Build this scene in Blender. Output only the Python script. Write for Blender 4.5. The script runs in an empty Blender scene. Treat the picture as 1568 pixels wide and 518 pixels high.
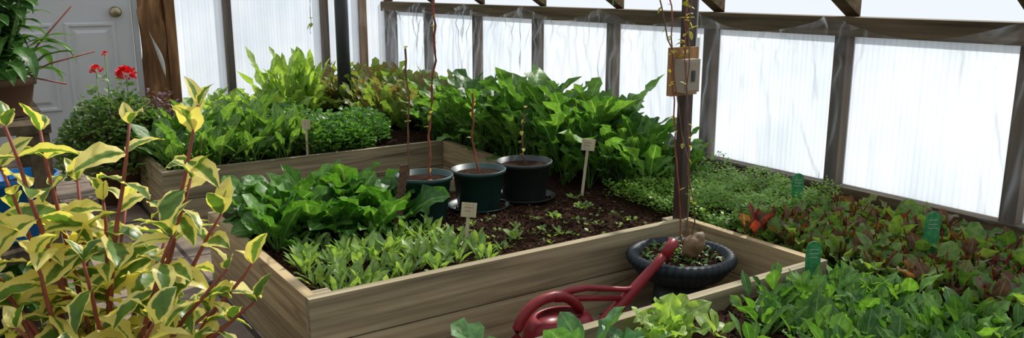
import bpy, math, random
import numpy as np
from mathutils import Vector, noise as mnoise
random.seed(7); rng=np.random.default_rng(7)
R=random.uniform
scn=bpy.context.scene
try:
    scn.view_settings.view_transform='Standard'
except Exception: pass

# ---------------------------------------------------------------- materials
def newmat(name):
    m=bpy.data.materials.new(name); m.use_nodes=True
    nt=m.node_tree; nt.nodes.clear()
    return m,nt,nt.nodes,nt.links
def ramp(N,stops):
    r=N.new('ShaderNodeValToRGB'); e=r.color_ramp.elements
    while len(e)<len(stops): e.new(.5)
    for i,(p,c) in enumerate(stops):
        e[i].position=p; e[i].color=(*c,1)
    return r
def plain(name,c,rough=.6,var=.15,scale=20,bump=.0,metal=0,spec=.5):
    m,nt,N,L=newmat(name)
    o=N.new('ShaderNodeOutputMaterial'); p=N.new('ShaderNodeBsdfPrincipled')
    tc=N.new('ShaderNodeTexCoord'); nz=N.new('ShaderNodeTexNoise'); nz.inputs['Scale'].default_value=scale; nz.inputs['Detail'].default_value=6
    L.new(tc.outputs['Object'],nz.inputs['Vector'])
    r=ramp(N,[(.3,tuple(x*(1-var) for x in c)),(.7,tuple(min(1,x*(1+var)) for x in c))])
    L.new(nz.outputs['Fac'],r.inputs['Fac']); L.new(r.outputs['Color'],p.inputs['Base Color'])
    p.inputs['Roughness'].default_value=rough; p.inputs['Metallic'].default_value=metal
    p.inputs['Specular IOR Level'].default_value=spec
    if bump:
        b=N.new('ShaderNodeBump'); b.inputs['Strength'].default_value=bump; b.inputs['Distance'].default_value=.01
        L.new(nz.outputs['Fac'],b.inputs['Height']); L.new(b.outputs['Normal'],p.inputs['Normal'])
    L.new(p.outputs['BSDF'],o.inputs['Surface']); return m
def wood(name,cs,axis,fine=30,rough=.75,crk=.6):
    m,nt,N,L=newmat(name)
    o=N.new('ShaderNodeOutputMaterial'); p=N.new('ShaderNodeBsdfPrincipled')
    tc=N.new('ShaderNodeTexCoord'); mp=N.new('ShaderNodeMapping')
    s=[fine]*3; s[axis]=1.0; mp.inputs['Scale'].default_value=s
    L.new(tc.outputs['Object'],mp.inputs['Vector'])
    nz=N.new('ShaderNodeTexNoise'); nz.inputs['Scale'].default_value=1.5; nz.inputs['Detail'].default_value=8; nz.inputs['Distortion'].default_value=.1
    L.new(mp.outputs[0],nz.inputs['Vector'])
    r=ramp(N,[(.28,cs[0]),(.5,cs[1]),(.72,cs[2])]); L.new(nz.outputs['Fac'],r.inputs['Fac'])
    mpb=N.new('ShaderNodeMapping'); sb=[5]*3; sb[axis]=1.3; mpb.inputs['Scale'].default_value=sb; L.new(tc.outputs['Object'],mpb.inputs[0])
    n2=N.new('ShaderNodeTexNoise'); n2.inputs['Scale'].default_value=1; n2.inputs['Detail'].default_value=5
    L.new(mpb.outputs[0],n2.inputs['Vector'])
    r2=ramp(N,[(.3,(.60,.62,.56)),(.7,(1.15,1.1,1.0))]); L.new(n2.outputs['Fac'],r2.inputs['Fac'])
    mx=N.new('ShaderNodeMixRGB'); mx.blend_type='MULTIPLY'; mx.inputs[0].default_value=.85
    L.new(r.outputs[0],mx.inputs[1]); L.new(r2.outputs[0],mx.inputs[2]); 
    gi=N.new('ShaderNodeNewGeometry'); mr=N.new('ShaderNodeMapRange'); mr.inputs[3].default_value=.85; mr.inputs[4].default_value=1.15
    L.new(gi.outputs['Random Per Island'],mr.inputs[0])
    m3=N.new('ShaderNodeMixRGB'); m3.blend_type='MULTIPLY'; m3.inputs[0].default_value=1
    L.new(mx.outputs[0],m3.inputs[1]); L.new(mr.outputs[0],m3.inputs[2])
    mp2=N.new('ShaderNodeMapping'); s2=[5]*3; s2[axis]=.45; mp2.inputs['Scale'].default_value=s2; L.new(tc.outputs['Object'],mp2.inputs[0])
    n3=N.new('ShaderNodeTexNoise'); n3.inputs['Scale'].default_value=1; n3.inputs['Detail'].default_value=2; n3.inputs['Roughness'].default_value=.4; L.new(mp2.outputs[0],n3.inputs['Vector'])
    cr=ramp(N,[(.490,(1,1,1)),(.5,(.38,.32,.27)),(.510,(1,1,1))]); L.new(n3.outputs['Fac'],cr.inputs[0])
    m4=N.new('ShaderNodeMixRGB'); m4.blend_type='MULTIPLY'; m4.inputs[0].default_value=crk
    L.new(m3.outputs[0],m4.inputs[1]); L.new(cr.outputs[0],m4.inputs[2])
    L.new(m4.outputs[0],p.inputs['Base Color'])
    b=N.new('ShaderNodeBump'); b.inputs['Strength'].default_value=.25; b.inputs['Distance'].default_value=.003
    L.new(nz.outputs['Fac'],b.inputs['Height']); L.new(b.outputs['Normal'],p.inputs['Normal'])
    p.inputs['Roughness'].default_value=rough; p.inputs['Specular IOR Level'].default_value=.25
    L.new(p.outputs[0],o.inputs[0]); return m
def leafmat(name,c1,c2,vein=None,edge=None,edge_t=.55,trans=.35,rough=.42,tint=None,bump=.5,ts=.72,sat=.97):
    m,nt,N,L=newmat(name)
    o=N.new('ShaderNodeOutputMaterial'); p=N.new('ShaderNodeBsdfPrincipled')
    g=N.new('ShaderNodeNewGeometry'); uv=N.new('ShaderNodeUVMap'); uv.uv_map='UVMap'
    sp=N.new('ShaderNodeSeparateXYZ'); L.new(uv.outputs[0],sp.inputs[0])
    r=ramp(N,[(0,c1),(1,c2)] if tint is None else [(0,c1),(ts-.1,c2),(ts+.05,tint),(1,tint)])
    L.new(g.outputs['Random Per Island'],r.inputs['Fac'])
    def mth(op,a,b=None,v=None):
        n=N.new('ShaderNodeMath'); n.operation=op
        L.new(a,n.inputs[0])
        if b is not None: L.new(b,n.inputs[1])
        if v is not None: n.inputs[1].default_value=v
        return n.outputs[0]
    mid=mth('ABSOLUTE',mth('SUBTRACT',sp.outputs[0],v=.5))  # 0..0.5
    tc=N.new('ShaderNodeTexCoord'); nz=N.new('ShaderNodeTexNoise'); nz.inputs['Scale'].default_value=45; nz.inputs['Detail'].default_value=3
    L.new(tc.outputs['Object'],nz.inputs['Vector'])
    col=r.outputs[0]
    ns=ramp(N,[(.3,(.6,.6,.6)),(.7,(1.25,1.25,1.25))]); L.new(nz.outputs['Fac'],ns.inputs['Fac'])
    mm=N.new('ShaderNodeMixRGB'); mm.blend_type='MULTIPLY'; mm.inputs[0].default_value=1; L.new(col,mm.inputs[1]); L.new(ns.outputs[0],mm.inputs[2]); col=mm.outputs[0]
    if edge is not None:
        a=mth('ADD',mid,mth('MULTIPLY',mth('SUBTRACT',nz.outputs['Fac'],v=.5),v=.5))
        a=mth('ADD',a,mth('MULTIPLY',mth('SUBTRACT',g.outputs['Random Per Island'],v=.5),v=.45))
        mr=N.new('ShaderNodeMapRange'); mr.inputs[1].default_value=edge_t*.5-.03; mr.inputs[2].default_value=edge_t*.5+.03; L.new(a,mr.inputs[0])
        mx=N.new('ShaderNodeMixRGB'); L.new(mr.outputs[0],mx.inputs[0]); L.new(col,mx.inputs[1]); mx.inputs[2].default_value=(*edge,1); col=mx.outputs[0]
    if vein is not None:
        mr=N.new('ShaderNodeMapRange'); mr.inputs[1].default_value=.015; mr.inputs[2].default_value=.06; mr.inputs[3].default_value=.75; mr.inputs[4].default_value=0; L.new(mid,mr.inputs[0])
        ph=mth('FRACT',mth('SUBTRACT',mth('MULTIPLY',sp.outputs[1],v=8),mth('MULTIPLY',mid,v=4)))
        mr2=N.new('ShaderNodeMapRange'); mr2.inputs[1].default_value=.0; mr2.inputs[2].default_value=.14; mr2.inputs[3].default_value=.3; mr2.inputs[4].default_value=0; L.new(ph,mr2.inputs[0])
        f=mth('MAXIMUM',mr.outputs[0],mr2.outputs[0])
        mx=N.new('ShaderNodeMixRGB'); L.new(f,mx.inputs[0]); L.new(col,mx.inputs[1]); mx.inputs[2].default_value=(*vein,1); col=mx.outputs[0]
    hs=N.new('ShaderNodeHueSaturation'); hs.inputs['Saturation'].default_value=sat; L.new(col,hs.inputs['Color']); col=hs.outputs[0]
    L.new(col,p.inputs['Base Color']); p.inputs['Roughness'].default_value=rough; p.inputs['Specular IOR Level'].default_value=.35
    if bump:
        b=N.new('ShaderNodeBump'); b.inputs['Strength'].default_value=bump; b.inputs['Distance'].default_value=.006
        L.new(nz.outputs['Fac'],b.inputs['Height']); L.new(b.outputs['Normal'],p.inputs['Normal'])
    t=N.new('ShaderNodeBsdfTranslucent')
    m2=N.new('ShaderNodeMixRGB'); m2.blend_type='MULTIPLY'; m2.inputs[0].default_value=1; L.new(col,m2.inputs[1]); m2.inputs[2].default_value=(1.8,1.85,.75,1); L.new(m2.outputs[0],t.inputs[0])
    ms=N.new('ShaderNodeMixShader'); ms.inputs[0].default_value=trans; L.new(p.outputs[0],ms.inputs[1]); L.new(t.outputs[0],ms.inputs[2])
    L.new(ms.outputs[0],o.inputs[0]); return m
def polycarb(name,ftr,axis,c=(.93,.95,.97),tcol=.95):
    m,nt,N,L=newmat(name)
    o=N.new('ShaderNodeOutputMaterial')
    tc=N.new('ShaderNodeTexCoord'); mp=N.new('ShaderNodeMapping')
    s=[.7,.7,.7]; s[axis]=26; mp.inputs['Scale'].default_value=s; L.new(tc.outputs['Object'],mp.inputs[0])
    nz=N.new('ShaderNodeTexNoise'); nz.inputs['Scale'].default_value=1; nz.inputs['Detail'].default_value=3; L.new(mp.outputs[0],nz.inputs['Vector'])
    n2=N.new('ShaderNodeTexNoise'); n2.inputs['Scale'].default_value=2.0; n2.inputs['Detail'].default_value=3; L.new(tc.outputs['Object'],n2.inputs['Vector'])
    wv=N.new('ShaderNodeTexWave'); wv.bands_direction='XYZ'[axis]; wv.inputs['Scale'].default_value=11; wv.inputs['Distortion'].default_value=.15; L.new(tc.outputs['Object'],wv.inputs['Vector'])
    r=ramp(N,[(.3,tuple(x*.88 for x in c)),(.7,c)]); L.new(nz.outputs['Fac'],r.inputs[0])
    r2=ramp(N,[(.32,(.80,.84,.87)),(.68,(1,1,1))]); L.new(n2.outputs['Fac'],r2.inputs[0])
    r3=ramp(N,[(.0,(.90,.915,.93)),(.45,(1,1,1))]); L.new(wv.outputs['Fac'],r3.inputs[0])
    mx=N.new('ShaderNodeMixRGB'); mx.blend_type='MULTIPLY'; mx.inputs[0].default_value=1; L.new(r.outputs[0],mx.inputs[1]); L.new(r2.outputs[0],mx.inputs[2])
    mx2=N.new('ShaderNodeMixRGB'); mx2.blend_type='MULTIPLY'; mx2.inputs[0].default_value=1; L.new(mx.outputs[0],mx2.inputs[1]); L.new(r3.outputs[0],mx2.inputs[2])
    t=N.new('ShaderNodeBsdfTranslucent'); L.new(mx2.outputs[0],t.inputs[0])
    tr=N.new('ShaderNodeBsdfTransparent'); tr.inputs[0].default_value=(tcol,tcol,tcol,1)
    ms=N.new('ShaderNodeMixShader'); ms.inputs[0].default_value=ftr; L.new(t.outputs[0],ms.inputs[1]); L.new(tr.outputs[0],ms.inputs[2])
    L.new(ms.outputs[0],o.inputs[0]); return m
def filmmat(name):
    m,nt,N,L=newmat(name)
    o=N.new('ShaderNodeOutputMaterial')
    t=N.new('ShaderNodeBsdfTranslucent'); t.inputs[0].default_value=(.52,.55,.58,1)
    g=N.new('ShaderNodeBsdfGlossy'); g.inputs['Roughness'].default_value=.3; g.inputs[0].default_value=(.7,.72,.75,1)
    d=N.new('ShaderNodeMixShader'); d.inputs[0].default_value=.35; L.new(t.outputs[0],d.inputs[1]); L.new(g.outputs[0],d.inputs[2])
    tr=N.new('ShaderNodeBsdfTransparent'); tr.inputs[0].default_value=(.96,.97,.98,1)
    lw=N.new('ShaderNodeLayerWeight'); lw.inputs[0].default_value=.4
    mr=N.new('ShaderNodeMapRange'); mr.inputs[1].default_value=.2; mr.inputs[2].default_value=.9; mr.inputs[3].default_value=.10; mr.inputs[4].default_value=.6; L.new(lw.outputs['Facing'],mr.inputs[0])
    ms=N.new('ShaderNodeMixShader'); L.new(mr.outputs[0],ms.inputs[0]); L.new(tr.outputs[0],ms.inputs[1]); L.new(d.outputs[0],ms.inputs[2])
    L.new(ms.outputs[0],o.inputs[0]); return m

GW=[(.18,.15,.095),(.33,.28,.185),(.48,.415,.28)]
woodX=wood('weathered_wood_x',GW,0,crk=.75); woodY=wood('weathered_wood_y',[(.25,.18,.095),(.43,.325,.19),(.58,.455,.27)],1)
studM=wood('stud_wood',[(.06,.036,.02),(.11,.068,.038),(.17,.11,.065)],2,fine=25,crk=0)
beamM=wood('beam_wood',[(.06,.043,.025),(.12,.087,.052),(.19,.14,.085)],1,fine=25,crk=0)
shelfM=wood('shelf_wood',[(.05,.035,.022),(.10,.075,.045),(.16,.12,.075)],1,fine=25)
barkM=wood('rough_wood',[(.08,.04,.018),(.26,.13,.06),(.5,.31,.16)],2,fine=9)
paleW=wood('pale_wood',[(.6,.5,.36),(.75,.64,.47),(.85,.75,.58)],2,fine=60,crk=0)
soilM=plain('soil',(.032,.016,.010),rough=1,var=.6,scale=60,bump=1.0,spec=.05)
chipM,nt,N,L=newmat('soil_clods')
o=N.new('ShaderNodeOutputMaterial');p=N.new('ShaderNodeBsdfPrincipled');g=N.new('ShaderNodeNewGeometry')
r=ramp(N,[(0,(.008,.004,.003)),(.6,(.045,.022,.014)),(.93,(.10,.052,.032)),(1,(.22,.13,.08))]);L.new(g.outputs['Random Per Island'],r.inputs[0]);L.new(r.outputs[0],p.inputs['Base Color']);p.inputs['Roughness'].default_value=1;p.inputs['Specular IOR Level'].default_value=.05;L.new(p.outputs[0],o.inputs[0])
whiteM=plain('door_white_paint',(.56,.57,.58),rough=.45,var=.05,scale=3)
frameM=plain('door_frame_paint',(.42,.43,.44),rough=.5,var=.08,scale=4)
brass=plain('satin_brass',(.4,.33,.22),rough=.3,metal=.9,var=.05)
potG=plain('green_plastic',(.014,.048,.042),rough=.42,var=.25,scale=14)
potK=plain('black_plastic',(.022,.028,.028),rough=.45,var=.2,scale=14)
rubber=plain('dark_blue_plastic',(.013,.022,.028),rough=.5,var=.25,scale=14,spec=.3)
redM=plain('red_plastic',(.22,.013,.018),rough=.38,var=.15,scale=10,spec=.35)
poleM=plain('brown_steel',(.045,.024,.018),rough=.5,var=.3,scale=12)
pipeM=plain('dark_pipe',(.022,.024,.026),rough=.5,var=.2)
boxM=plain('beige_plastic',(.32,.26,.19),rough=.5,var=.08)
tanW=wood('tan_board',[(.25,.12,.055),(.40,.21,.10),(.5,.3,.15)],2,fine=40,crk=0)
tagG=plain('green_tag_plastic',(.05,.28,.10),rough=.4,var=.4,scale=60)
rockM=plain('tan_stone',(.17,.10,.045),rough=.6,var=.45,scale=25,bump=.4)
blueM=plain('blue_plastic',(.01,.16,.45),rough=.35,var=.1)
bucketM=plain('white_plastic',(.6,.6,.57),rough=.4,var=.06)
terra=plain('brown_clay',(.13,.065,.035),rough=.7,var=.3,scale=12)
rustM=plain('rusty_metal',(.10,.05,.03),rough=.8,var=.5,scale=40,bump=.3)
redstem=plain('red_stem',(.26,.06,.035),rough=.6,var=.35,scale=30)
brownstem=plain('brown_stem',(.16,.085,.04),rough=.7,var=.3,scale=40)
greenstem=plain('green_stem',(.16,.3,.07),rough=.6,var=.2,scale=40)
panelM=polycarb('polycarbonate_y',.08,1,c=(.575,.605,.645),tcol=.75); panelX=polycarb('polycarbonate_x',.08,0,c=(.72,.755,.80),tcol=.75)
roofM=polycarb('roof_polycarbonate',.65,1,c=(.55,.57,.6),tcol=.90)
film=filmmat('plastic_film')
# floor
floorM,nt,N,L=newmat('concrete_pavers')
o=N.new('ShaderNodeOutputMaterial');p=N.new('ShaderNodeBsdfPrincipled');tc=N.new('ShaderNodeTexCoord');bk=N.new('ShaderNodeTexBrick')
bk.inputs['Scale'].default_value=1.0;bk.inputs['Brick Width'].default_value=.42;bk.inputs['Row Height'].default_value=.42;bk.inputs['Mortar Size'].default_value=.012;bk.offset=0
bk.inputs['Color1'].default_value=(.30,.235,.18,1);bk.inputs['Color2'].default_value=(.23,.185,.145,1);bk.inputs['Mortar'].default_value=(.05,.035,.025,1)
L.new(tc.outputs['Object'],bk.inputs['Vector'])
nz=N.new('ShaderNodeTexNoise');nz.inputs['Scale'].default_value=9;nz.inputs['Detail'].default_value=8;L.new(tc.outputs['Object'],nz.inputs['Vector'])
r=ramp(N,[(.3,(.55,.5,.45)),(.7,(1.2,1.15,1.1))]);L.new(nz.outputs[0],r.inputs[0]);mx=N.new('ShaderNodeMixRGB');mx.blend_type='MULTIPLY';mx.inputs[0].default_value=1
L.new(bk.outputs[0],mx.inputs[1]);L.new(r.outputs[0],mx.inputs[2]);L.new(mx.outputs[0],p.inputs['Base Color']);p.inputs['Roughness'].default_value=.8
bp=N.new('ShaderNodeBump');bp.inputs['Strength'].default_value=.4;bp.inputs['Distance'].default_value=.01;L.new(nz.outputs[0],bp.inputs['Height']);L.new(bp.outputs[0],p.inputs['Normal']);L.new(p.outputs[0],o.inputs[0])
groundM=plain('outside_ground',(.45,.44,.4),rough=.9,var=.15,scale=1)

kaleM=leafmat('kale_leaf',(.035,.12,.018),(.15,.31,.055),vein=(.27,.43,.14),trans=.38)
chardM=leafmat('bok_choy_leaf',(.035,.14,.016),(.125,.30,.04),vein=(.28,.45,.15),trans=.32)
bbM=leafmat('chard_leaf',(.055,.16,.022),(.19,.34,.07),vein=(.32,.46,.18),trans=.36)
youngM=leafmat('young_lettuce_leaf',(.15,.28,.06),(.32,.46,.13),vein=(.38,.52,.22),trans=.35)
spinM=leafmat('spinach_leaf',(.035,.13,.018),(.16,.33,.05),vein=(.24,.4,.12),trans=.35)
redL=leafmat('red_lettuce_leaf',(.08,.19,.03),(.22,.34,.07),vein=(.25,.24,.1),tint=(.15,.065,.035),trans=.38,ts=.74)
redchard=leafmat('red_chard_leaf',(.18,.02,.02),(.30,.04,.035),vein=(.34,.03,.05),trans=.4)
chickM=leafmat('chickweed_leaf',(.15,.31,.04),(.31,.49,.09),trans=.35,bump=0)
parsM=leafmat('parsley_leaf',(.05,.17,.018),(.14,.32,.04),trans=.35,bump=0)
lettM=leafmat('lettuce_leaf',(.22,.38,.06),(.40,.54,.13),vein=(.45,.6,.25),trans=.4)
rlM=leafmat('bronze_lettuce_leaf',(.12,.22,.04),(.25,.33,.08),vein=(.28,.34,.12),tint=(.20,.14,.065),trans=.4)
brocM=leafmat('broccoli_leaf',(.07,.20,.06),(.16,.34,.12),vein=(.3,.45,.2),trans=.3)
varM=leafmat('variegated_leaf',(.09,.19,.03),(.2,.33,.06),edge=(.80,.70,.24),edge_t=.42,trans=.35,rough=.35,bump=.2)
vineM=leafmat('vine_leaf',(.35,.34,.05),(.5,.42,.08),trans=.4)
dkM=leafmat('dark_foliage',(.03,.11,.018),(.12,.28,.05),vein=(.2,.34,.1),trans=.3)
gerM=leafmat('geranium_leaf',(.06,.16,.03),(.23,.34,.11),trans=.3)
flowM=leafmat('red_petal',(.6,.008,.012),(.85,.02,.03),trans=.2,bump=0,sat=1)
purpM=leafmat('purple_petal',(.14,.07,.09),(.26,.16,.2),trans=.25,bump=0)

# ---------------------------------------------------------------- mesh builder
class MB:
    def __init__(s,name,mats):
        s.name=name; s.mats=mats; s.V=[];s.F=[];s.MI=[];s.UV=[];s.n=0;s.SM=[]
    def add(s,V,F,mi=0,uv=None,smooth=True):
        V=np.asarray(V,float)
        s.V.append(V); s.UV.append(np.asarray(uv,float) if uv is not None else np.zeros((len(V),2)))
        s.F+= [tuple(i+s.n for i in f) for f in F]; s.MI+=[mi]*len(F); s.SM+=[smooth]*len(F); s.n+=len(V)
    def box(s,a,b,mi=0,rot=None,piv=None):
        x0,y0,z0=a;x1,y1,z1=b
        V=np.array([(x0,y0,z0),(x1,y0,z0),(x1,y1,z0),(x0,y1,z0),(x0,y0,z1),(x1,y0,z1),(x1,y1,z1),(x0,y1,z1)],float)
        if rot is not None:
            c=V.mean(0) if piv is None else np.array(piv); V=(V-c)@np.array(rot).T+c
        s.add(V,[(0,3,2,1),(4,5,6,7),(0,1,5,4),(1,2,6,5),(2,3,7,6),(3,0,4,7)],mi,smooth=False)
    def tube(s,P,rad,mi=0,seg=6,cap=True):
        P=[Vector(p) for p in P]; n=len(P)
        if not hasattr(rad,'__len__'): rad=[rad]*n
        V=[];F=[]
        up=Vector((0,0,1))
        for i in range(n):
            d=(P[min(i+1,n-1)]-P[max(i-1,0)]); d.normalize()
            a=d.cross(up)
            if a.length<.1: a=d.cross(Vector((1,0,0)))
            a.normalize(); b=a.cross(d)
            for k in range(seg):
                t=2*math.pi*k/seg
                V.append(P[i]+(a*math.cos(t)+b*math.sin(t))*rad[i])
        for i in range(n-1):
            for k in range(seg):
                k2=(k+1)%seg; F.append((i*seg+k,i*seg+k2,(i+1)*seg+k2,(i+1)*seg+k))
        if cap: F.append(tuple(range(seg-1,-1,-1))); F.append(tuple((n-1)*seg+k for k in range(seg)))
        s.add([tuple(v) for v in V],F,mi)
    def lathe(s,prof,c,mi=0,seg=32,rib=0,nrib=0,sx=1,sy=1,cap=False):
        V=[];F=[];n=len(prof)
        for (r,z) in prof:
            for k in range(seg):
                t=2*math.pi*k/seg; rr=r*(1+rib*math.cos(nrib*t)) if rib else r
                V.append((c[0]+sx*rr*math.cos(t),c[1]+sy*rr*math.sin(t),c[2]+z))
        for i in range(n-1):
            for k in range(seg):
                k2=(k+1)%seg; F.append((i*seg+k,i*seg+k2,(i+1)*seg+k2,(i+1)*seg+k))
        if cap: F.append(tuple(range(seg-1,-1,-1))); F.append(tuple((n-1)*seg+k for k in range(seg)))
        s.add(V,F,mi)
    def leaf(s,base,az,e0,Ln,W,bend=1.,prof='ovate',pet=0.,fold=.3,ruf=0.,roll=0.,nv=7,nu=4,mi=0,rf=9,petw=.05,crk=.07):
        t=np.linspace(0,1,nv+1); ang=e0-bend*t**1.2; ds=Ln/nv
        c=np.cos(ang);sn=np.sin(ang)
        r=np.concatenate([[0],np.cumsum(c[:-1])*ds]); z=np.concatenate([[0],np.cumsum(sn[:-1])*ds])
        h=np.array([math.cos(az),math.sin(az),0]); sd=np.array([-math.sin(az),math.cos(az),0]); k=np.array([0,0,1.])
        nm=-sn[:,None]*h+c[:,None]*k
        sdv=np.tile(sd,(nv+1,1))
        if roll:
            sdv,nm=sdv*math.cos(roll)+nm*math.sin(roll), nm*math.cos(roll)-sdv*math.sin(roll)
        tt=np.clip((t-pet)/(1-pet),0,1)
        if prof=='ovate': w=np.sin(math.pi*tt**.75)**.9
        elif prof=='spoon': w=np.sin(math.pi*np.clip(tt,0,1)**1.05)**.65
        elif prof=='lance': w=np.sin(math.pi*tt**.8)
        elif prof=='lobed': w=np.sin(math.pi*tt**.9)**.6*(1+.28*np.cos(tt*math.pi*rf))
        else: w=np.sin(math.pi*tt**1.4)**.55
        w=np.nan_to_num(w); w=np.maximum(w,petw*(t<.97)); w[-1]=.02
        w=W*w
        u=np.linspace(-1,1,nu+1)
        ph=random.random()*6.28; 
        sp=np.array(base,float)+r[:,None]*h+z[:,None]*k
        P=sp[:,None,:]+ (u[None,:]*w[:,None]*math.cos(fold))[...,None]*sdv[:,None,:] + (np.abs(u)[None,:]*w[:,None]*math.sin(fold))[...,None]*nm[:,None,:]
        if ruf:
            off=ruf*w[:,None]*(np.abs(u)[None,:]**1.5)*np.sin(rf*tt[:,None]*2+ph+u[None,:]*1.7)
            P=P+off[...,None]*nm[:,None,:]
        if crk and nu>2:
            P=P+(crk*w[:,None]*rng.normal(size=(nv+1,nu+1)))[...,None]*nm[:,None,:]
            P=P+(crk*.9*w[:,None]*rng.normal(size=(nv+1,nu+1))*(np.abs(u)>.9)[None,:])[...,None]*sdv[:,None,:]
        m=nu+1
        F=[(i*m+j,i*m+j+1,(i+1)*m+j+1,(i+1)*m+j) for i in range(nv) for j in range(nu)]
        uv=np.stack([np.tile((u+1)/2,(nv+1,1)),np.tile(t[:,None],(1,m))],-1).reshape(-1,2)
        s.add(P.reshape(-1,3),F,mi,uv)
        return sp[-1]
    def build(s):
        me=bpy.data.meshes.new(s.name); V=np.concatenate(s.V); me.from_pydata(V.tolist(),[],s.F)
        for m in s.mats: me.materials.append(m)
        me.polygons.foreach_set('material_index',s.MI); me.polygons.foreach_set('use_smooth',s.SM)
        uvl=me.uv_layers.new(name='UVMap'); li=np.zeros(len(me.loops),dtype=np.int32); me.loops.foreach_get('vertex_index',li)
        UV=np.concatenate(s.UV); uvl.data.foreach_set('uv',UV[li].astype(np.float32).ravel())
        me.update(); ob=bpy.data.objects.new(s.name,me); scn.collection.objects.link(ob); return ob
def rotz(a): c,s_=math.cos(a),math.sin(a); return [[c,-s_,0],[s_,c,0],[0,0,1]]
def rotx(a): c,s_=math.cos(a),math.sin(a); return [[1,0,0],[0,c,-s_],[0,s_,c]]
def roty(a): c,s_=math.cos(a),math.sin(a); return [[c,0,s_],[0,1,0],[-s_,0,c]]

# ---------------------------------------------------------------- shell
XR=3.66; XL=-1.4; YB=7.62; YF=-1.4; BZ=1.2; RX=(XR+XL)/2; RZ=2.75
def roofz(x): return BZ+(RZ-BZ)*(1-abs(x-RX)/(XR-RX))
b=MB('ground',[groundM]); b.add([(-14,-12,-.03),(18,-12,-.03),(18,20,-.03),(-14,20,-.03)],[(0,1,2,3)],smooth=False); b.build()
b=MB('floor',[floorM]); b.box((XL,YF,-.02),(XR,YB,0)); b.build()
studs=[-.96+.86*i for i in range(10)]   # -.96 .. 6.78
b=MB('wall_right',[studM,beamM,woodY])
for y in studs+[7.52]:
    b.box((3.58,y-.034,.3),(3.655,y+.034,BZ-.1))
b.box((3.53,YF,1.10),(3.68,YB,1.19),1)
b.box((3.57,YF,.28),(3.655,YB,.36),1)
b.box((3.60,YF,0),(3.66,YB,.30),2)
b.build()
k=1
for i in range(len(studs)):
    y0=studs[i]+.042; y1=(studs[i+1]-.042) if i+1<len(studs) else 7.48
    w=MB('window_%d'%k,[panelM]); w.add([(3.64,y0-.02,.34),(3.64,y1+.02,.34),(3.64,y1+.02,1.12),(3.64,y0-.02,1.12)],[(0,1,2,3)],smooth=False); w.build(); k+=1
# back wall
b=MB('wall_back',[studM,barkM,frameM,woodX])
b.box((1.47,YB-.03,0),(XR,YB+.06,.34),3)
for x in (2.03,2.93,3.32,3.6): b.box((x-.03,YB-.07,.34),(x+.03,YB+.03,roofz(x)-.02),0 if x!=3.32 else 1)
b.box((1.5,YB-.1,0),(1.58,YB+.03,roofz(1.55)-.02),1)
b.box((XL,YB-.02,0),(.08,YB+.05,1.22),2)
b.build()
b=MB('trim_1',[barkM])
V=[];F=[]
for i in range(41):
    z=i/40*2.5
    for j in range(9):
        V.append((1.29+j*.028+ .012*math.sin(z*9+j),YB-.06-.06*math.sin(math.pi*j/8)-.05*mnoise.noise((j*.6,z*5,0)),z))
for i in range(40):
    for j in range(8): F.append((i*9+j,i*9+j+1,(i+1)*9+j+1,(i+1)*9+j))
b.add(V,F); b.build()
b=MB('torn_insulation_strip',[bucketM]); V=[];F=[]
for i in range(13):
    t=i/12; 
    for j in range(4): V.append((1.34+.09*t+(.012+.05*math.sin(math.pi*t))*(j/3)*.8,YB-.2-.03*math.sin(math.pi*j/3),.98-.36*t-.05*(j/3)))
for i in range(12):
    for j in range(3): F.append((i*4+j,i*4+j+1,(i+1)*4+j+1,(i+1)*4+j))
b.add(V,F); b.build()
xs=[1.56,2.03,2.93,3.32,3.62]
for a,c in zip(xs[:-1],xs[1:]):
    w=MB('window_%d'%k,[panelX]); w.add([(a,YB,.3),(c,YB,.3),(c,YB,roofz(c)),(a,YB,roofz(a))],[(0,1,2,3)],smooth=False); w.build(); k+=1
w=MB('window_%d'%k,[panelX]); w.add([(XL,YB+.01,1.2),(.1,YB+.01,1.2),(.1,YB+.01,roofz(.1))],[(0,1,2)],smooth=False); w.build(); k+=1
# left wall, front wall
b=MB('wall_left',[studM,woodY])
b.box((XL-.06,YF,0),(XL,YB,.5),1); b.box((XL-.08,YF,1.1),(XL+.06,YB,1.2))
for y in studs: b.box((XL-.06,y-.04,.5),(XL+.02,y+.04,1.1))
b.build()
w=MB('window_%d'%k,[panelM]); w.add([(XL-.03,YF,.5),(XL-.03,YB,.5),(XL-.03,YB,1.1),(XL-.03,YF,1.1)],[(0,1,2,3)],smooth=False); w.build(); k+=1
b=MB('wall_front',[whiteM]); b.add([(XL,YF,0),(XR,YF,0),(XR,YF,BZ),(RX,YF,RZ),(XL,YF,BZ)],[(0,1,2,3,4)],smooth=False); b.build()
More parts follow.
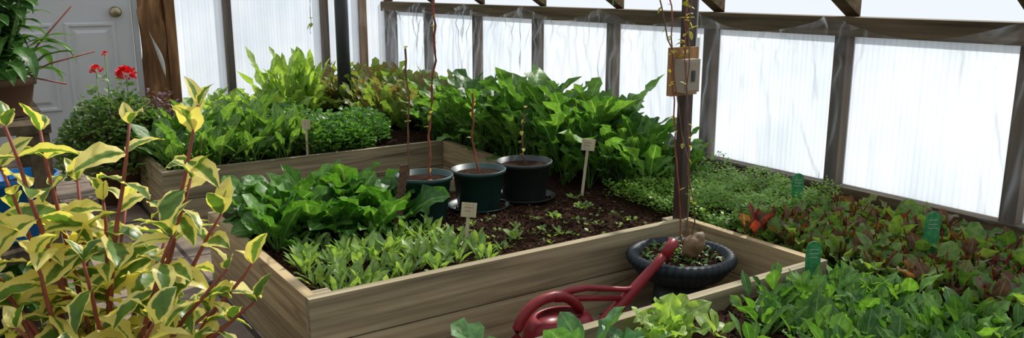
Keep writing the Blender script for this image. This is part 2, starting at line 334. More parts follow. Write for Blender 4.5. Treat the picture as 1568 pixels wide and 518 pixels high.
# ceiling: polycarbonate on rafters
b=MB('ceiling',[roofM,beamM])
for sgn in (1,-1):
    x1=RX+sgn*(XR-RX+.12); z1=BZ+.02-(RZ-BZ)*.12/(XR-RX)
    V=[];F=[]
    NY=480
    for i in range(NY+1):
        y=YF+(YB-YF)*i/NY; dz=.010*math.cos(i*math.pi/2)
        V+= [(RX,y,RZ+.14+dz),(x1,y,z1+.14+dz)]
    for i in range(NY): F.append((2*i,2*i+1,2*i+3,2*i+2))
    b.add(V,F,0)
    for y in studs:
        a=np.array([RX,0,RZ]); c=np.array([RX+sgn*(XR-RX),0,BZ]); hw=.04
        V=[(a[0],y-hw,a[2]-.01),(c[0],y-hw,c[2]-.01),(c[0],y-hw,c[2]+.12),(a[0],y-hw,a[2]+.12),(a[0],y+hw,a[2]-.01),(c[0],y+hw,c[2]-.01),(c[0],y+hw,c[2]+.12),(a[0],y+hw,a[2]+.12)]
        b.add(V,[(0,1,2,3),(7,6,5,4),(0,4,5,1),(1,5,6,2),(2,6,7,3),(3,7,4,0)],1,smooth=False)
for xx in (3.36,2.3):
    z=roofz(xx)+.12; b.box((xx-.01,YF,z-.005),(xx+.03,YB,z+.015),1)
b.box((RX-.03,YF,RZ-.06),(RX+.03,YB,RZ+.12),1)
b.build()
# plastic film draped over right wall
b=MB('plastic_sheeting',[film])
NYs=600;NZ=24;V=[]
for i in range(NYs+1):
    y=.2+(7.45-.2)*i/NYs
    fr=((y+.96)%.86)/.86
    sag=.09*math.sin(math.pi*fr)
    for j in range(NZ+1):
        v=j/NZ; z=1.195-sag*(1-v)**2-v*.82
        edge=abs(fr-.5)*2
        top=math.exp(-v*4)
        x=3.485-.02*math.sin(v*math.pi)+.04*mnoise.noise((y*3,z*1.0,0))+(.012+.030*edge**2)*mnoise.noise((y*10+z*10*(fr-.5),z*4,3))+.06*top*mnoise.noise((y*10,z*13,7))
        V.append((min(x,3.525),y,z))
F=[(i*(NZ+1)+j,i*(NZ+1)+j+1,(i+1)*(NZ+1)+j+1,(i+1)*(NZ+1)+j) for i in range(NYs) for j in range(NZ)]
b.add(V,F); b.build()
b=MB('plastic_curtain',[film])
V=[];NXs=160
for i in range(NXs+1):
    x=1.62+(3.45-1.62)*i/NXs
    for j in range(NZ+1):
        v=j/NZ; z=1.45-v*1.05
        y=YB-.13+.055*mnoise.noise((x*4,z*.9,9))+.016*mnoise.noise((x*14+z*2,z*3,4)); V.append((x,min(y,YB-.085),z))
F=[(i*(NZ+1)+j,i*(NZ+1)+j+1,(i+1)*(NZ+1)+j+1,(i+1)*(NZ+1)+j) for i in range(NXs) for j in range(NZ)]
b.add(V,F); b.build()

# door
b=MB('door_1',[whiteM,frameM,brass,studM])
dx0,dx1=.18,1.24; dz0=.04; dz1=2.12; yf=YB-.06
b.box((dx0,yf,dz0),(dx1,yf+.045,dz1),0)
b.box((dx0-.09,yf-.02,0),(dx0-.01,yf+.08,dz1+.08),1); b.box((dx1+.01,yf-.02,0),(dx1+.05,yf+.08,dz1+.08),1); b.box((dx0-.09,yf-.02,dz1+.01),(dx1+.05,yf+.08,dz1+.09),1)
b.box((dx0-.1,yf-.06,0),(dx1+.1,yf+.06,.035),3)
def panel(x0,x1,z0,z1):
    def ring(o_,y): return [(x0+o_,y,z0+o_),(x1-o_,y,z0+o_),(x1-o_,y,z1-o_),(x0+o_,y,z1-o_)]
    V=ring(0,yf-.001)+ring(.012,yf-.016)+ring(.028,yf-.016)+ring(.042,yf-.002)+ring(.06,yf-.002)+ring(.085,yf-.018)
    F=[]
    for r_ in range(5):
        for q in range(4): F.append((r_*4+q,r_*4+(q+1)%4,(r_+1)*4+(q+1)%4,(r_+1)*4+q))
    F.append((20,21,22,23)); b.add(V,F,0,smooth=False)
pw=.38
panel(dx1-.125-pw,dx1-.125,.34,1.05); panel(dx0+.1,dx0+.1+pw,.34,1.05)
panel(dx1-.125-pw,dx1-.125,1.27,1.98); panel(dx0+.1,dx0+.1+pw,1.27,1.98)
kx,kz=1.12,1.13
def lathe_y(prof,cx,y,cz,mi,seg=20):
    V=[];F=[]
    for (r_,d) in prof:
        for q in range(seg):
            t=2*math.pi*q/seg; V.append((cx+r_*math.cos(t),y-d,cz+r_*math.sin(t)))
    for i in range(len(prof)-1):
        for q in range(seg):
            q2=(q+1)%seg; F.append((i*seg+q,i*seg+q2,(i+1)*seg+q2,(i+1)*seg+q))
    F.append(tuple((len(prof)-1)*seg+q for q in range(seg)))
    b.add(V,F,mi)
lathe_y([(.045,0),(.045,.008),(.02,.012),(.016,.03),(.03,.038),(.042,.05),(.043,.062),(.03,.074),(.005,.078)],kx,yf,kz,2)
lathe_y([(.035,0),(.035,.012),(.02,.016),(.002,.017)],kx,yf,kz+.2,2)
b.build()

# ---------------------------------------------------------------- raised beds
T=.04; H=.33
b=MB('raised_garden_bed',[woodX,woodY,soilM,chipM])
def bx(x0,x1,y,side):   # board along X at y ; outer face y
    y0,y1=(y,y+T) if side>0 else (y-T,y)
    b.box((x0,y0,.0),(x1,y1,.162),0); b.box((x0,y0+.001,.167),(x1,y1-.001,H),0)
def by(y0,y1,x,side):
    x0,x1=(x,x+T) if side>0 else (x-T,x)
    b.box((x0,y0,.0),(x1,y1,.162),1); b.box((x0+.001,y0,.167),(x1-.001,y1,H-.002),1)
XA=.86; XI=2.58
bx(XA,XI+T,2.48,1); bx(XA,XI+T,3.78,-1); by(2.48+T,3.78-T,XA,1)
by(1.83,2.48,XI,1); by(3.78,4.75,XI+.04,1)
bx(XA,XI+T,4.75,1); bx(XA,XI+T,5.75,-1); by(4.75+T,5.75-T,XA,1)
by(5.75,6.3,XI+.04,1); bx(XA+.3,XI+T,6.3,1); by(6.3+T,7.5,XA+.3,1)
bx(XA,XI+T,1.83,-1); by(.55,1.83-T,XA,1); bx(XA,XI+T,.55,1); by(-.6,.55,XI,1)
for (x,y) in ((XA+T,2.48+T),(XI-.05,2.48+T),(XA+T,1.83-T-.06)):
    b.box((x,y,.2),(x+.06,y+.06,.322),0)
SZ=.27
def sh(x,y): return SZ+.022*mnoise.noise((x*3,y*3,0))+.016*mnoise.noise((x*14,y*14,2))+.010*mnoise.noise((x*38,y*38,5))
def soil(x0,x1,y0,y1,st=.02):
    nx=int((x1-x0)/st);ny=int((y1-y0)/st);V=[]
    for i in range(nx+1):
        for j in range(ny+1):
            x=x0+(x1-x0)*i/nx;y=y0+(y1-y0)*j/ny;V.append((x,y,sh(x,y)))
    F=[(i*(ny+1)+j,(i+1)*(ny+1)+j,(i+1)*(ny+1)+j+1,i*(ny+1)+j+1) for i in range(nx) for j in range(ny)]
    b.add(V,F,2)
soil(XI+T,3.565,-.6,7.5,.03); soil(XA+T,XI+T,2.52,3.74); soil(XA+T,XI+T,4.79,5.71,.03); soil(XA+.34,XI+T,6.34,7.5,.04); soil(XA+T,XI+T,.59,1.79,.025)
def clods(x0,x1,y0,y1,n,s0=.003,s1=.011,mi=3,zf=None):
    for _ in range(n):
        x=R(x0,x1);y=R(y0,y1);z=(sh(x,y) if zf is None else zf)+.002;q=R(s0,s1)*R(.5,1)
        V=np.array([(1,0,0),(-1,0,0),(0,1,0),(0,-1,0),(0,0,.8),(0,0,-.8)])*q*(.6+.8*rng.random((6,1)))
        V=V@np.array(rotz(R(0,3)))+np.array((x,y,z))
        b.add(V,[(0,2,4),(2,1,4),(1,3,4),(3,0,4),(2,0,5),(1,2,5),(3,1,5),(0,3,5)],mi,smooth=False)
clods(.95,2.6,2.53,3.7,12000); clods(2.62,3.4,2.5,3.3,1500); clods(1.5,2.6,1.2,1.78,2600); clods(2.0,2.9,4.8,5.6,600)
b.build()

# ---------------------------------------------------------------- plants helper
def rosette(B,x,y,n,L0,L1,Wr,prof,e_in,e_out,bend,pet=.2,fold=.3,ruf=.1,nv=7,nu=4,mi=0,z=None,rf=9,petw=.06,crk=.07):
    z=sh(x,y)-.005 if z is None else z
    a0=R(0,6.28)
    for i in range(n):
        f=(i+.5)/n
        az=a0+i*2.4+R(-.3,.3); e=e_in+(e_out-e_in)*f+R(-.15,.15)
        Ln=(L0+(L1-L0)*math.sin(math.pi*min(1,f*.8+.2)))*R(.7,1.15)
        B.leaf((x+.008*math.cos(az),y+.008*math.sin(az),z),az,e,Ln,Ln*Wr*R(.75,1.25),bend=bend*R(.5,1.4),prof=prof,pet=pet*R(.8,1.2),fold=fold*R(.3,1.4),ruf=ruf,roll=R(-.6,.6),nv=nv,nu=nu,mi=mi,rf=rf,petw=petw,crk=crk)
def scatter(x0,x1,y0,y1,d,jit=.42):
    out=[];nx=max(1,round((x1-x0)/d));ny=max(1,round((y1-y0)/d))
    for i in range(nx):
        for j in range(ny):
            out.append((x0+(i+.5+R(-jit,jit))*(x1-x0)/nx,y0+(j+.5+R(-jit,jit))*(y1-y0)/ny))
    return out
B=MB('kale_patch',[kaleM])
for x,y in scatter(2.68,3.26,3.0,5.3,.11):
    g_=min(1.1,.80+.38*(y-3.0)/.6)*R(.78,1.17)
    if y>3.5 and y<4.8: g_*=1.22
    if y<3.25 and x<2.85: continue
    rosette(B,x,y,10,.17*g_,.40*g_,.10,'lobed',1.57,1.0,1.05,pet=.45,fold=.35,ruf=.45,nv=15,nu=4,rf=7,petw=.08,crk=.11)
B.build()
B=MB('bok_choy_patch',[chardM])
for x,y in scatter(.94,1.58,3.15,3.74,.135,.35):
    rosette(B,x,y,12,.14,.275,.22,'spoon',1.5,.65,.9,pet=.28,fold=.3,ruf=.3,nv=11,nu=6,petw=.12,crk=.08)
B.build()
B=MB('young_lettuce_patch',[youngM])
for x,y in scatter(.95,1.68,2.60,3.12,.066):
    if random.random()<.82: rosette(B,x,y,8,.045,.11,.125,'spoon',1.45,.6,.5,pet=.15,fold=.3,ruf=.12,nv=7,nu=2,petw=.2)
B.build()
B=MB('seedlings',[youngM])
for (x,y,s_) in ((1.78,2.75,.05),(2.02,3.0,.035),(2.12,2.78,.04),(2.3,2.9,.03),(2.45,3.05,.045),(2.5,2.75,.03),(1.9,2.6,.035),(2.2,2.62,.03),(2.4,3.35,.05),(1.9,2.95,.03),(1.0,2.56,.06),(2.52,3.2,.05),(2.35,2.6,.035),(1.75,3.0,.035),(1.92,2.84,.06),(2.25,3.0,.04),(1.72,2.9,.05),(1.84,3.08,.03),(2.1,2.9,.03)):
    rosette(B,x,y,9,s_*.7,s_,.3,'spoon',1.2,.3,.4,nv=4,nu=2)
for _ in range(70):
    x=R(1.72,2.55);y=R(2.56,3.12); rosette(B,x,y,4,.014,.026,.4,'ovate',.9,.3,.3,nv=3,nu=2)
B.build()
B=MB('chard_patch',[bbM,lettM])
for x,y in scatter(.9,1.78,4.84,5.66,.125):
    s_=R(.7,1.1); rosette(B,x,y,9,.18*s_,.41*s_,.095,'spoon',1.55,.8,.7,pet=.4,fold=.3,ruf=.25,nv=10,nu=4,petw=.1,crk=.09)
B.build()
def tinybush(B,x,y,r,h,n,l,mi=0,z0=None,smi=None,prof='lobed',w=.4):
    z0=SZ if z0 is None else z0
    for _ in range(n):
        a=R(0,6.28);q=math.sqrt(R(0,1));hh=h*(1-.5*q*q)*R(.45,1.05)
        B.leaf((x+r*q*math.cos(a),y+r*q*math.sin(a),z0+hh),a+R(-1.2,1.2),R(-.1,1.1),l*R(.6,1.3),l*w*R(.7,1.3),bend=R(.2,1.1),prof=prof,fold=R(0,.5),nv=4,nu=2,mi=mi,rf=5,petw=.1,roll=R(-.6,.6))
    if smi is not None:
        for _ in range(n//12):
            a=R(0,6.28);q=math.sqrt(R(0,1)); B.tube([(x+.2*r*q*math.cos(a),y+.2*r*q*math.sin(a),z0),(x+.6*r*q*math.cos(a),y+.6*r*q*math.sin(a),z0+h*.5),(x+r*q*math.cos(a),y+r*q*math.sin(a),z0+h*.85*(1-.4*q*q))],.0025,smi,4,False)
B=MB('parsley_patch',[parsM,greenstem])
for (x,y,r_,h_) in ((1.9,5.0,.24,.27),(2.15,5.15,.24,.26),(1.8,5.35,.22,.3),(2.3,5.35,.2,.22),(2.05,4.95,.15,.2)):
    tinybush(B,x,y,r_,h_,900,.03,0,smi=1,w=.45)
B.build()
B=MB('lettuce_patch',[lettM])
for x,y in ((1.9,6.55),(2.15,6.5),(2.38,6.6),(2.0,6.85),(2.3,6.9),(1.6,6.6),(1.7,6.9),(2.5,6.8)):
    rosette(B,x,y,16,.17,.33,.17,'lobed',1.5,.6,.8,pet=.1,fold=.3,ruf=.45,nv=12,nu=4,crk=.1)
for x,y in ((2.1,6.7),(2.28,6.75),(2.2,6.55),(2.4,6.6)): rosette(B,x,y,11,.4,.58,.075,'lobed',1.57,1.25,.5,pet=.15,fold=.3,ruf=.4,nv=14,nu=4,crk=.1)
B.build()
B=MB('bronze_lettuce_patch',[rlM])
for x,y in scatter(2.6,3.36,5.45,7.3,.15):
    rosette(B,x,y,12,.2,.41,.12,'lobed',1.57,.8,.7,pet=.15,fold=.3,ruf=.45,nv=12,nu=4,crk=.1)
B.build()
B=MB('chickweed_patch',[chickM])
for _ in range(13000):
    x=R(2.66,3.46);y=R(2.3,3.16)
    if y>3.0 and random.random()<.4: continue
    hh=.13*(.55+.9*(mnoise.noise((x*6,y*6,7))+.4))*R(.2,1)
    B.leaf((x,y,SZ+max(.01,hh)),R(0,6.28),R(-.2,.9),R(.012,.024),R(.004,.008),bend=.4,nv=3,nu=2,fold=.2)
B.build()
B=MB('red_leaf_lettuce_patch',[redL,redchard])
for x,y in scatter(2.68,3.46,.75,2.32,.078):
    s_=R(.7,1.25); rosette(B,x,y,9,.05*s_,.13*s_,.20,'spoon',1.5,.5,.7,pet=.28,fold=.3,ruf=.4,nv=8,nu=4,petw=.1,crk=.1)
for (x,y) in ((2.7,2.2),(2.76,2.24),(3.3,1.95),(2.9,2.15)):
    rosette(B,x,y,3,.11,.17,.14,'ovate',1.45,1.0,.4,pet=.45,fold=.2,ruf=.2,nv=7,nu=4,mi=1,petw=.12)
for _ in range(160):
    x=R(2.7,3.4);y=R(1.0,2.3); z=sh(x,y); a=R(0,6.28); B.tube([(x,y,z),(x+.015*math.cos(a),y+.015*math.sin(a),z+.06),(x+.04*math.cos(a),y+.04*math.sin(a),z+.11)],.0028,1,4,False)
B.build()
B=MB('spinach_patch',[spinM])
for x,y in scatter(1.96,2.62,.62,1.70,.07):
    if x<2.1 and y>1.5 and random.random()<.5: continue
    s_=R(.7,1.15); rosette(B,x,y,8,.06*s_,.145*s_,.17,'ovate',1.5,.55,.7,pet=.35,fold=.3,ruf=.25,nv=8,nu=4,petw=.09,crk=.10)
B.build()
B=MB('broccoli_plant',[brocM])
rosette(B,1.36,1.64,12,.13,.22,.22,'spoon',1.4,.6,.8,pet=.35,ruf=.25,nv=12,nu=6)
rosette(B,1.48,1.58,7,.12,.17,.22,'spoon',1.4,.7,.8,pet=.35,ruf=.25,nv=12,nu=6)
B.build()
B=MB('broccoli_plant',[brocM])
rosette(B,1.10,1.72,11,.12,.20,.24,'spoon',1.45,.7,.8,pet=.35,ruf=.25,nv=12,nu=6)
B.build()
B=MB('leaf_lettuce_plant',[lettM])
rosette(B,1.68,1.68,12,.12,.19,.25,'lobed',1.5,.7,.7,pet=.1,ruf=.5,nv=14,nu=6,crk=.1); rosette(B,1.86,1.64,6,.06,.1,.3,'spoon',1.3,.3,.5,nv=6)
rosette(B,1.58,1.64,6,.06,.11,.3,'spoon',1.3,.4,.5,nv=6)
B.build()
B=MB('weed_sprout',[spinM])
for (x,y) in ((2.2,1.7),(1.95,1.3),(1.8,1.45),(1.88,1.2),(2.02,1.62)): rosette(B,x,y,7,.1,.18,.14,'spoon',1.5,.9,.5,pet=.5,nv=8)
B.build()

# ---------------------------------------------------------------- pots
def pot(name,x,y,z,r,h,mat,saucer=None,rimh=.02):
    b=MB(name,[mat,soilM]); 
    b.lathe([(0.001,0),(r*.74,0),(r*.76,.004),(r*.93,h-rimh),(r,h-rimh),(r*1.02,h),(r*.96,h),(r*.9,h-.03),(.001,h-.03)],(x,y,z),0,40)
    b.lathe([(.001,h-.022),(r*.5,h-.018),(r*.9,h-.026)],(x,y,z),1,24)
    if saucer:
        b.lathe([(.001,0),(r*.95,0),(r*1.12,.025),(r*1.16,.03),(r*1.1,.03),(r*.95,.006)],(x,y,z-.002),0,40)
    return b
def vine(b,P,rad,mi,lmi,n,l):
    P=[Vector(p) for p in P]
    Q=[]
    for i in range(len(P)-1):
        for s_ in range(5):
            q=P[i].lerp(P[i+1],s_/5); Q.append(q+Vector((R(-.007,.007),R(-.007,.007),0)))
    Q.append(P[-1]); b.tube(Q,rad,mi,5,False)
    for _ in range(n):
        q=random.choice(Q); b.leaf(tuple(q),R(0,6.28),R(-1,.9),l*R(.6,1.3),l*.35,bend=.5,nv=4,nu=2,mi=lmi,fold=.3)
zs=.268
b=pot('vine_flower_pot',1.73,3.32,zs,.132,.215,potG); b.mats+=[redstem,vineM,brownstem]
vine(b,[(1.75,3.3,.46),(1.77,3.33,.7),(1.8,3.33,1.0),(1.79,3.3,1.2),(1.77,3.32,1.5),(1.8,3.3,1.9),(1.8,3.3,2.2)],.006,2,3,16,.028)
vine(b,[(1.66,3.36,.46),(1.68,3.36,.8),(1.675,3.37,1.06)],.005,4,3,4,.03)
vine(b,[(1.75,3.3,.46),(1.72,3.24,.47),(1.7,3.2,.40)],.003,2,3,3,.02); b.build()
b=pot('vine_flower_pot',2.03,3.33,zs,.132,.205,potG,True); b.mats+=[redstem,vineM,brownstem]
vine(b,[(2.03,3.33,.44),(2.01,3.34,.62),(2.0,3.33,.84)],.005,2,3,4,.03); b.build()
b=pot('vine_flower_pot',2.32,3.36,zs,.14,.205,potK,True); b.mats+=[redstem,vineM,brownstem]
vine(b,[(2.32,3.36,.44),(2.31,3.37,.6),(2.325,3.36,.74)],.005,4,3,6,.03); b.build()

# bowl planter on upturned pot
b=MB('bowl_planter',[rubber,soilM,rockM,potK,dkM,chipM])
cx,cy=2.325,2.255
b.lathe([(.12,0),(.115,.01),(.10,.18),(.001,.182)],(cx,cy,0),3,32)
b.lathe([(.001,.0),(.13,0),(.165,.015),(.19,.045),(.20,.06),(.198,.064),(.212,.07),(.218,.085),(.207,.104),(.185,.107),(.175,.09),(.16,.08)],(cx,cy,.185),0,192,rib=.02,nrib=44)
b.lathe([(.001,.088),(.1,.085),(.18,.078)],(cx,cy,.185),1,30)
for _ in range(500):
    a=R(0,6.28);q=.165*math.sqrt(R(0,1)); p0=np.array((cx+q*math.cos(a),cy+q*math.sin(a),.275)); s_=R(.004,.012)
    V=np.array([(1,0,0),(-1,0,0),(0,1,0),(0,-1,0),(0,0,.8),(0,0,-.8)])*s_*(.6+.8*rng.random((6,1)))+p0
    b.add(V,[(0,2,4),(2,1,4),(1,3,4),(3,0,4),(2,0,5),(1,2,5),(3,1,5),(0,3,5)],5,smooth=False)
for _ in range(120):
    a=R(0,6.28);q=.16*math.sqrt(R(0,1)); b.leaf((cx+q*math.cos(a),cy+q*math.sin(a),.275),R(0,6.28),R(.2,1.2),R(.02,.04),.007,mi=4,nv=4,nu=2)
V=[];F=[];ns=18
for i in range(ns+1):
    th=math.pi*i/ns
    for j in range(24):
        ph=2*math.pi*j/24; v=Vector((math.sin(th)*math.cos(ph),math.sin(th)*math.sin(ph),math.cos(th))); v*=1+.22*mnoise.noise(v*1.6)+.06*mnoise.noise(v*5)
        px_=v.x*.05+v.z*.018; V.append((cx+.02+px_,cy-.05+v.y*.035,.33+v.z*.048))
for i in range(ns):
    for j in range(24): F.append((i*24+j,i*24+(j+1)%24,(i+1)*24+(j+1)%24,(i+1)*24+j))
b.add(V,F,2); b.build()

# pole with climbing vines and box
b=MB('support_post',[poleM])
b.box((2.56,2.50,.0),(2.605,2.545,roofz(2.6)+.1)); b.build()
b=MB('support_pipe',[pipeM]); b.lathe([(.055,0),(.055,roofz(2.62)+.08)],(2.66,6.5,0),0,20,cap=True); b.build()
b=MB('outlet_box',[tanW,boxM,bucketM,pipeM])
b.box((2.445,2.47,.885),(2.595,2.498,1.085),0); b.box((2.455,2.41,.905),(2.545,2.469,1.04),1); b.box((2.463,2.403,.913),(2.537,2.41,1.032),1)
b.box((2.49,2.399,.95),(2.508,2.403,.995),3); b.box((2.60,2.50,1.0),(2.63,2.52,1.12),2)
b.tube([(2.615,2.51,1.11),(2.617,2.51,1.5),(2.615,2.51,1.8)],.007,2,6); b.build()
b=MB('climbing_vine',[brownstem,vineM,redstem])
vine(b,[(2.34,2.22,.30),(2.33,2.2,.5),(2.28,2.25,.8),(2.22,2.25,1.1),(2.14,2.25,1.3),(2.05,2.3,1.7)],.0028,0,1,12,.024)
vine(b,[(2.33,2.25,.30),(2.31,2.28,.6),(2.29,2.3,.9),(2.27,2.3,1.2),(2.3,2.42,1.5),(2.35,2.45,1.85)],.003,2,1,14,.024)
vine(b,[(2.36,2.25,.30),(2.40,2.3,.55),(2.38,2.32,.95),(2.43,2.36,1.3),(2.48,2.47,1.6),(2.52,2.48,1.8)],.003,0,1,14,.026)
vine(b,[(2.40,2.3,.55),(2.43,2.36,.85),(2.38,2.34,1.1),(2.47,2.42,1.35)],.002,2,1,8,.024)
vine(b,[(2.48,2.43,1.06),(2.50,2.46,1.3),(2.52,2.47,1.6)],.004,0,1,26,.042)
b.build()
b=MB('hanging_vine',[greenstem,vineM])
vine(b,[(2.33,6.2,2.0),(2.3,6.2,1.4),(2.29,6.2,1.18),(2.28,6.2,.98)],.003,0,1,10,.05); 
vine(b,[(2.75,3.2,1.62),(2.76,3.2,1.3),(2.74,3.2,1.24)],.003,0,1,6,.04); b.build()

# watering can
b=MB('watering_can',[redM]); wx,wy=1.65,2.17
b.lathe([(.001,0),(.125,0),(.13,.01),(.125,.12),(.115,.17),(.10,.195),(.085,.202),(.075,.198),(.09,.18),(.001,.175)],(wx,wy,0.004),0,36,sx=1.15,sy=.85)
P=[]
for i in range(21):
    a=math.radians(-70+ i*(320/20)); P.append((wx-.05-.14*math.sin(a)*1.0,wy-.01,.165+.12*math.cos(a)))
b.tube(P,.019,0,10)
P=[(wx-.02,wy,.275),(wx+.05,wy,.285),(wx+.12,wy,.28),(wx+.3,wy,.235),(wx+.36,wy,.23)]
b.tube(P,[.012,.014,.012,.010,.01],0,10)
b.tube([(wx-.02,wy,.265),(wx+.1,wy,.245),(wx+.28,wy,.205)],[.010,.012,.010],0,10)
b.tube([(wx+.11,wy,.06),(wx+.2,wy,.12),(wx+.34,wy,.22),(wx+.46,wy,.305),(wx+.5,wy,.335)],[.034,.028,.022,.018,.018],0,12)
b.tube([(wx+.495,wy,.33),(wx+.52,wy,.352),(wx+.55,wy,.38)],[.02,.022,.022],0,14)
b.build()

# tags
def tag(name,x,y,h,w,rz,tilt=0,mat=paleW):
    b=MB(name,[mat,pipeM]); rot=np.array(rotz(rz))@np.array(roty(tilt)); pv=(x,y,.25)
    b.box((x-.007,y-.003,.25),(x+.007,y+.003,SZ+h),0,rot,pv); b.box((x-w/2,y-.007,SZ+h-.01),(x+w/2,y-.003,SZ+h+.05),0,rot,pv)
    for i in range(2): b.box((x-w*.3,y-.0076,SZ+h+.016+i*.014),(x+w*(.1+.15*i),y-.007,SZ+h+.0172+i*.014),1,rot,pv)
    b.build()
tag('plant_label',1.63,2.79,.16,.062,-.5,.10); tag('plant_label',2.58,3.22,.26,.068,-.5,.10)
tag('plant_label',1.72,4.84,.22,.05,-.4)
def gtag(x,y,z,s_=1):
    b=MB('green_plant_marker',[tagG,bucketM]); V=[];w=.028*s_;h=.075*s_
    out=[(-w*.6,-.18),(w*.6,-.18),(w,0),(w,h*.7)]+[(w*math.cos(a),h*.7+w*math.sin(a)) for a in np.linspace(.2,math.pi-.2,8)]+[(-w,h*.7),(-w,0)]
    c,sn=math.cos(-.55),math.sin(-.55)
    for yy in (-.002,.002):
        for (u,v) in out: V.append((x+u*c-yy*sn,y+u*sn+yy*c,z+v))
    m=len(out); F=[tuple(range(m)),tuple(range(2*m-1,m-1,-1))]+[(i,i+m,(i+1)%m+m,(i+1)%m) for i in range(m)]
    b.add(V,F,0,smooth=False)
    for i in range(3):
        zz=z+h*.25+i*h*.2; b.add([(x-w*.6*c-.002,y-w*.6*sn-.004,zz),(x+w*.6*c-.002,y+w*.6*sn-.004,zz),(x+w*.6*c-.002,y+w*.6*sn-.004,zz+.002),(x-w*.6*c-.002,y-w*.6*sn-.004,zz+.002)],[(0,1,2,3)],1)
    b.build()
gtag(3.2,2.38,.40);gtag(3.08,1.66,.39,1.1);gtag(2.5,1.77,.35)
b=MB('wooden_stake',[rustM])
V=[];nn=24
for i in range(nn):
    t=i/(nn-1); wd=.018+.006*(i%2); 
    for yy in (0,.008): V+= [(1.50+.05*t-wd,3.15+yy,.26+.32*t),(1.50+.05*t+wd*.8,3.15+yy,.26+.32*t)]
F=[]
for i in range(nn-1):
    a=i*4;c=a+4; F+=[(a,a+1,c+1,c),(a+2,c+2,c+3,a+3),(a,c,c+2,a+2),(a+1,a+3,c+3,c+1)]
F.append((0,2,3,1)); F.append(((nn-1)*4,(nn-1)*4+1,(nn-1)*4+3,(nn-1)*4+2)); b.add(V,F,smooth=False); b.build()

# geranium
b=MB('potted_geranium',[terra,soilM,gerM,greenstem,flowM,purpM,brownstem]); gx,gy=.78,5.6
b.lathe([(.001,0),(.13,0),(.17,.2),(.19,.2),(.19,.24),(.17,.24),(.16,.21),(.001,.21)],(gx-.02,gy,0.002),0,32)
tinybush(b,gx,gy,.34,.46,2000,.042,2,z0=.2,smi=6,prof='spoon',w=.34)
tinybush(b,gx,gy,.37,.30,900,.04,2,z0=.12,prof='spoon',w=.36)
tinybush(b,gx,gy,.26,.58,420,.045,2,z0=.2,smi=3,prof='spoon',w=.4)
tinybush(b,gx+.24,gy,.17,.40,350,.03,5,z0=.30,smi=6,prof='ovate',w=.4)
for (x,y,z,r_) in ((gx-.10,gy-.1,.845,.034),(gx+.06,gy-.12,.81,.055),(gx-.03,gy-.0,.93,.02)):
    b.tube([(gx,gy,.4),(x,y,.6),(x,y,z)],.004,3,5)
    for _ in range(int(2600*r_)+25):
        a=R(0,6.28);e=R(-.5,1.5); q=R(.5,1); c=(x+r_*q*math.cos(a)*math.cos(e),y+r_*q*math.sin(a)*math.cos(e),z+r_*q*.7*math.sin(e))
        b.leaf(c,a+R(-1,1),e+R(-.6,.4),r_*.4,r_*.2,bend=.3,prof='spoon',nv=3,nu=2,mi=4,roll=R(-.8,.8))
b.build()

# ---------------------------------------------------------------- left side: shelf, pots
b=MB('plant_shelf',[shelfM,shelfM])
for x in (-.62,.12):
    for y in (2.3,2.86): b.box((x,y,0),(x+.045,y+.045,.98),0)
for z in (.3,.66,.98):
    for i in range(5): b.box((-.64,2.29+i*.127,z),(.17,2.29+i*.127+.115,z+.022),1)
b.build()
b=pot('trough_planter',.08,2.5,1.003,.085,.10,terra); b.mats+=[dkM,greenstem,redstem]
for i in range(18):
    a=R(0,6.28); q=R(.03,.15); b.tube([(.08,2.5,1.08),(.08+q*.5*math.cos(a),2.5+q*.5*math.sin(a),1.25),(.08+q*math.cos(a),2.5+q*math.sin(a),1.46)],.0035,3,5)
    for j in range(15):
        f=j/15; b.leaf((.08+q*f*math.cos(a),2.5+q*f*math.sin(a),1.1+.36*f),R(0,6.28),R(-.1,1.1),R(.06,.11),R(.014,.026),bend=R(.8,1.8),prof='ovate',nv=7,nu=4,mi=2,fold=.3)
for i in range(26):
    a=R(0,6.28); b.leaf((.08+.07*math.cos(a),2.5+.07*math.sin(a),1.10+R(0,.12)),a,R(.0,.9),R(.09,.15),R(.014,.024),bend=R(1.2,2.2),prof='ovate',nv=8,nu=4,mi=2,fold=.3)
for (dx,dy,dz) in ((.22,.0,.08),(.18,.03,.2),(.14,-.04,.0)): b.tube([(.09,2.5,1.08),(.09+dx*.5,2.5+dy,1.1+dz*.4),(.09+dx,2.5+dy,1.08+dz)],.0022,4,5)
b.build()
b=pot('white_plant_pot',.1,2.72,1.003,.06,.1,bucketM); b.build()
b=pot('black_nursery_pot',-.12,2.6,1.003,.09,.16,potK); b.mats+=[dkM]
for i in range(110): b.leaf((-.1+R(-.13,.13),2.6+R(-.1,.1),1.1+R(0,.35)),R(0,6.28),R(0,1.3),R(.08,.14),.02,bend=R(.5,1.8),prof='lance',nv=6,nu=4,mi=2)
b.build()
b=pot('blue_plant_pot',.1,2.45,.684,.085,.17,blueM); b.build()
b=pot('white_bucket',-.12,2.6,.684,.12,.22,bucketM); b.build()
b=pot('potted_fern',.02,2.55,.324,.12,.2,potK); b.mats+=[dkM,youngM]
for i in range(160): b.leaf((.02+R(-.1,.1),2.55+R(-.1,.1),.5),R(0,6.28),R(.2,1.4),R(.1,.2),.016,bend=R(.8,1.8),prof='lance',nv=6,nu=2,mi=2)
b.build()
b=pot('white_bucket',.2,2.0,0.002,.15,.32,bucketM); b.mats+=[youngM,dkM]
for i in range(120): b.leaf((.2+R(-.12,.12),2.0+R(-.12,.12),.3),R(0,6.28),R(.2,1.4),R(.1,.2),.02,bend=R(.8,1.8),prof='lance',nv=6,nu=2,mi=random.choice((2,3,3)))
b.build()
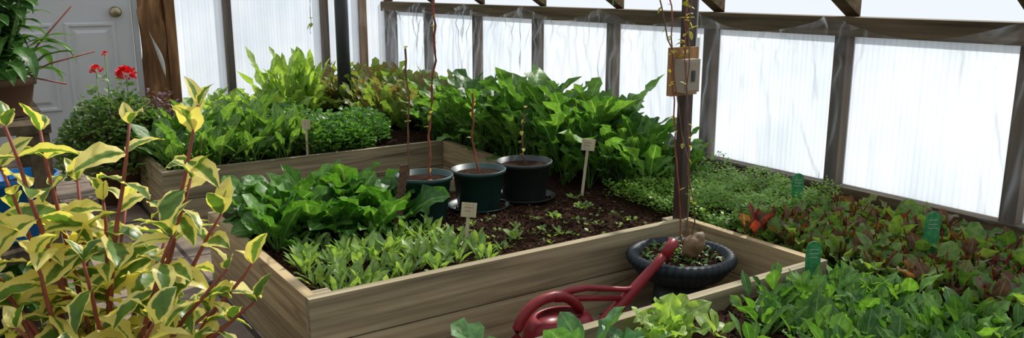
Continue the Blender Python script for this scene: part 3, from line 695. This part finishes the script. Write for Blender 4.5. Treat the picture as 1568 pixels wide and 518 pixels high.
# bench carrying the shrub
b=MB('potting_bench',[shelfM,shelfM])
for x in (-.7,.2):
    for y in (.75,1.4): b.box((x,y,0),(x+.06,y+.06,.55),0)
for i in range(6): b.box((-.72,.73+i*.128,.55),(.28,.73+i*.128+.118,.58),1)
b.build()
b=pot('variegated_shrub',.1,1.14,.582,.16,.24,potK); b.mats+=[redstem,varM,terra]
tips=[((.182,1.2),1.15),((.262,1.15),1.175),((.08,1.27),1.14),((.03,1.25),1.10),((.24,1.13),1.08),((.14,1.2),1.05),((.2,1.08),1.02),((.26,1.06),.97),((.05,1.15),1.0),((.1,1.1),1.0),((.0,1.18),.98),((.28,1.15),1.02),((.18,1.28),1.02),((.22,1.22),.98),((.12,1.3),1.06),((.02,1.1),.93),((.29,1.05),.92),((.16,1.02),.93),((-.03,1.28),1.07),((.06,1.02),.9),((-.05,1.2),1.13),((.1,1.16),.92),((.2,1.14),.9),((.04,1.2),1.16),((.24,1.1),.9),((.12,1.05),.88),((.0,1.05),.86),((.2,1.04),.87),((.08,1.2),.96),((.27,1.1),.88),((.31,1.12),.95)]
for (tx,ty),tz in tips:
    bx0=.1+(tx-.1)*.35+R(-.02,.02);by0=1.14+(ty-1.14)*.35
    P=[];ns=8
    for i in range(ns+1):
        f=i/ns; P.append((bx0+(tx-bx0)*f**1.2+R(-.002,.002),by0+(ty-by0)*f**1.2,.80+(tz-.80)*f))
    b.tube(P,[.0046-.0026*i/ns for i in range(ns+1)],2,6)
    hgt=tz-.8; npair=max(3,int(hgt/.036)); a0=R(0,3.14)
    for q in range(npair):
        f=(q+1)/npair
        p0=np.array((bx0+(tx-bx0)*f**1.2,by0+(ty-by0)*f**1.2,.80+(tz-.80)*f))
        for s_ in (0,1):
            l=R(.045,.082)*(1-.3*(f>.9)); b.leaf(p0,a0+q*1.57+s_*math.pi+R(-.4,.4),R(-.3,.8) if f<.9 else R(.9,1.35),l,l*R(.22,.32),bend=R(.4,1.3),prof='ovate',fold=.3,nv=9,nu=4,mi=3,roll=R(-.6,.6),petw=.05,ruf=.12,crk=.04)
b.build()

# ---------------------------------------------------------------- camera, light
cam=bpy.data.cameras.new('camera'); co=bpy.data.objects.new('camera',cam); scn.collection.objects.link(co)
co.location=(0,0,1.33); co.rotation_euler=(math.radians(90-12.45),0,math.radians(-33.75)); cam.sensor_width=36; cam.lens=29.0; cam.clip_start=.05
scn.camera=co
sd=bpy.data.lights.new('sun','SUN'); sd.energy=6.4; sd.angle=math.radians(1.5); sd.color=(1,.96,.9); so=bpy.data.objects.new('sun',sd); scn.collection.objects.link(so)
dirv=Vector((.72,.30,.72)); so.rotation_euler=dirv.to_track_quat('Z','Y').to_euler(); so.location=(8,5,8)
w=bpy.data.worlds.new('world'); scn.world=w; w.use_nodes=True; nt=w.node_tree; bg=nt.nodes['Background']; bg.inputs[0].default_value=(.88,.94,1,1); bg.inputs[1].default_value=1.0
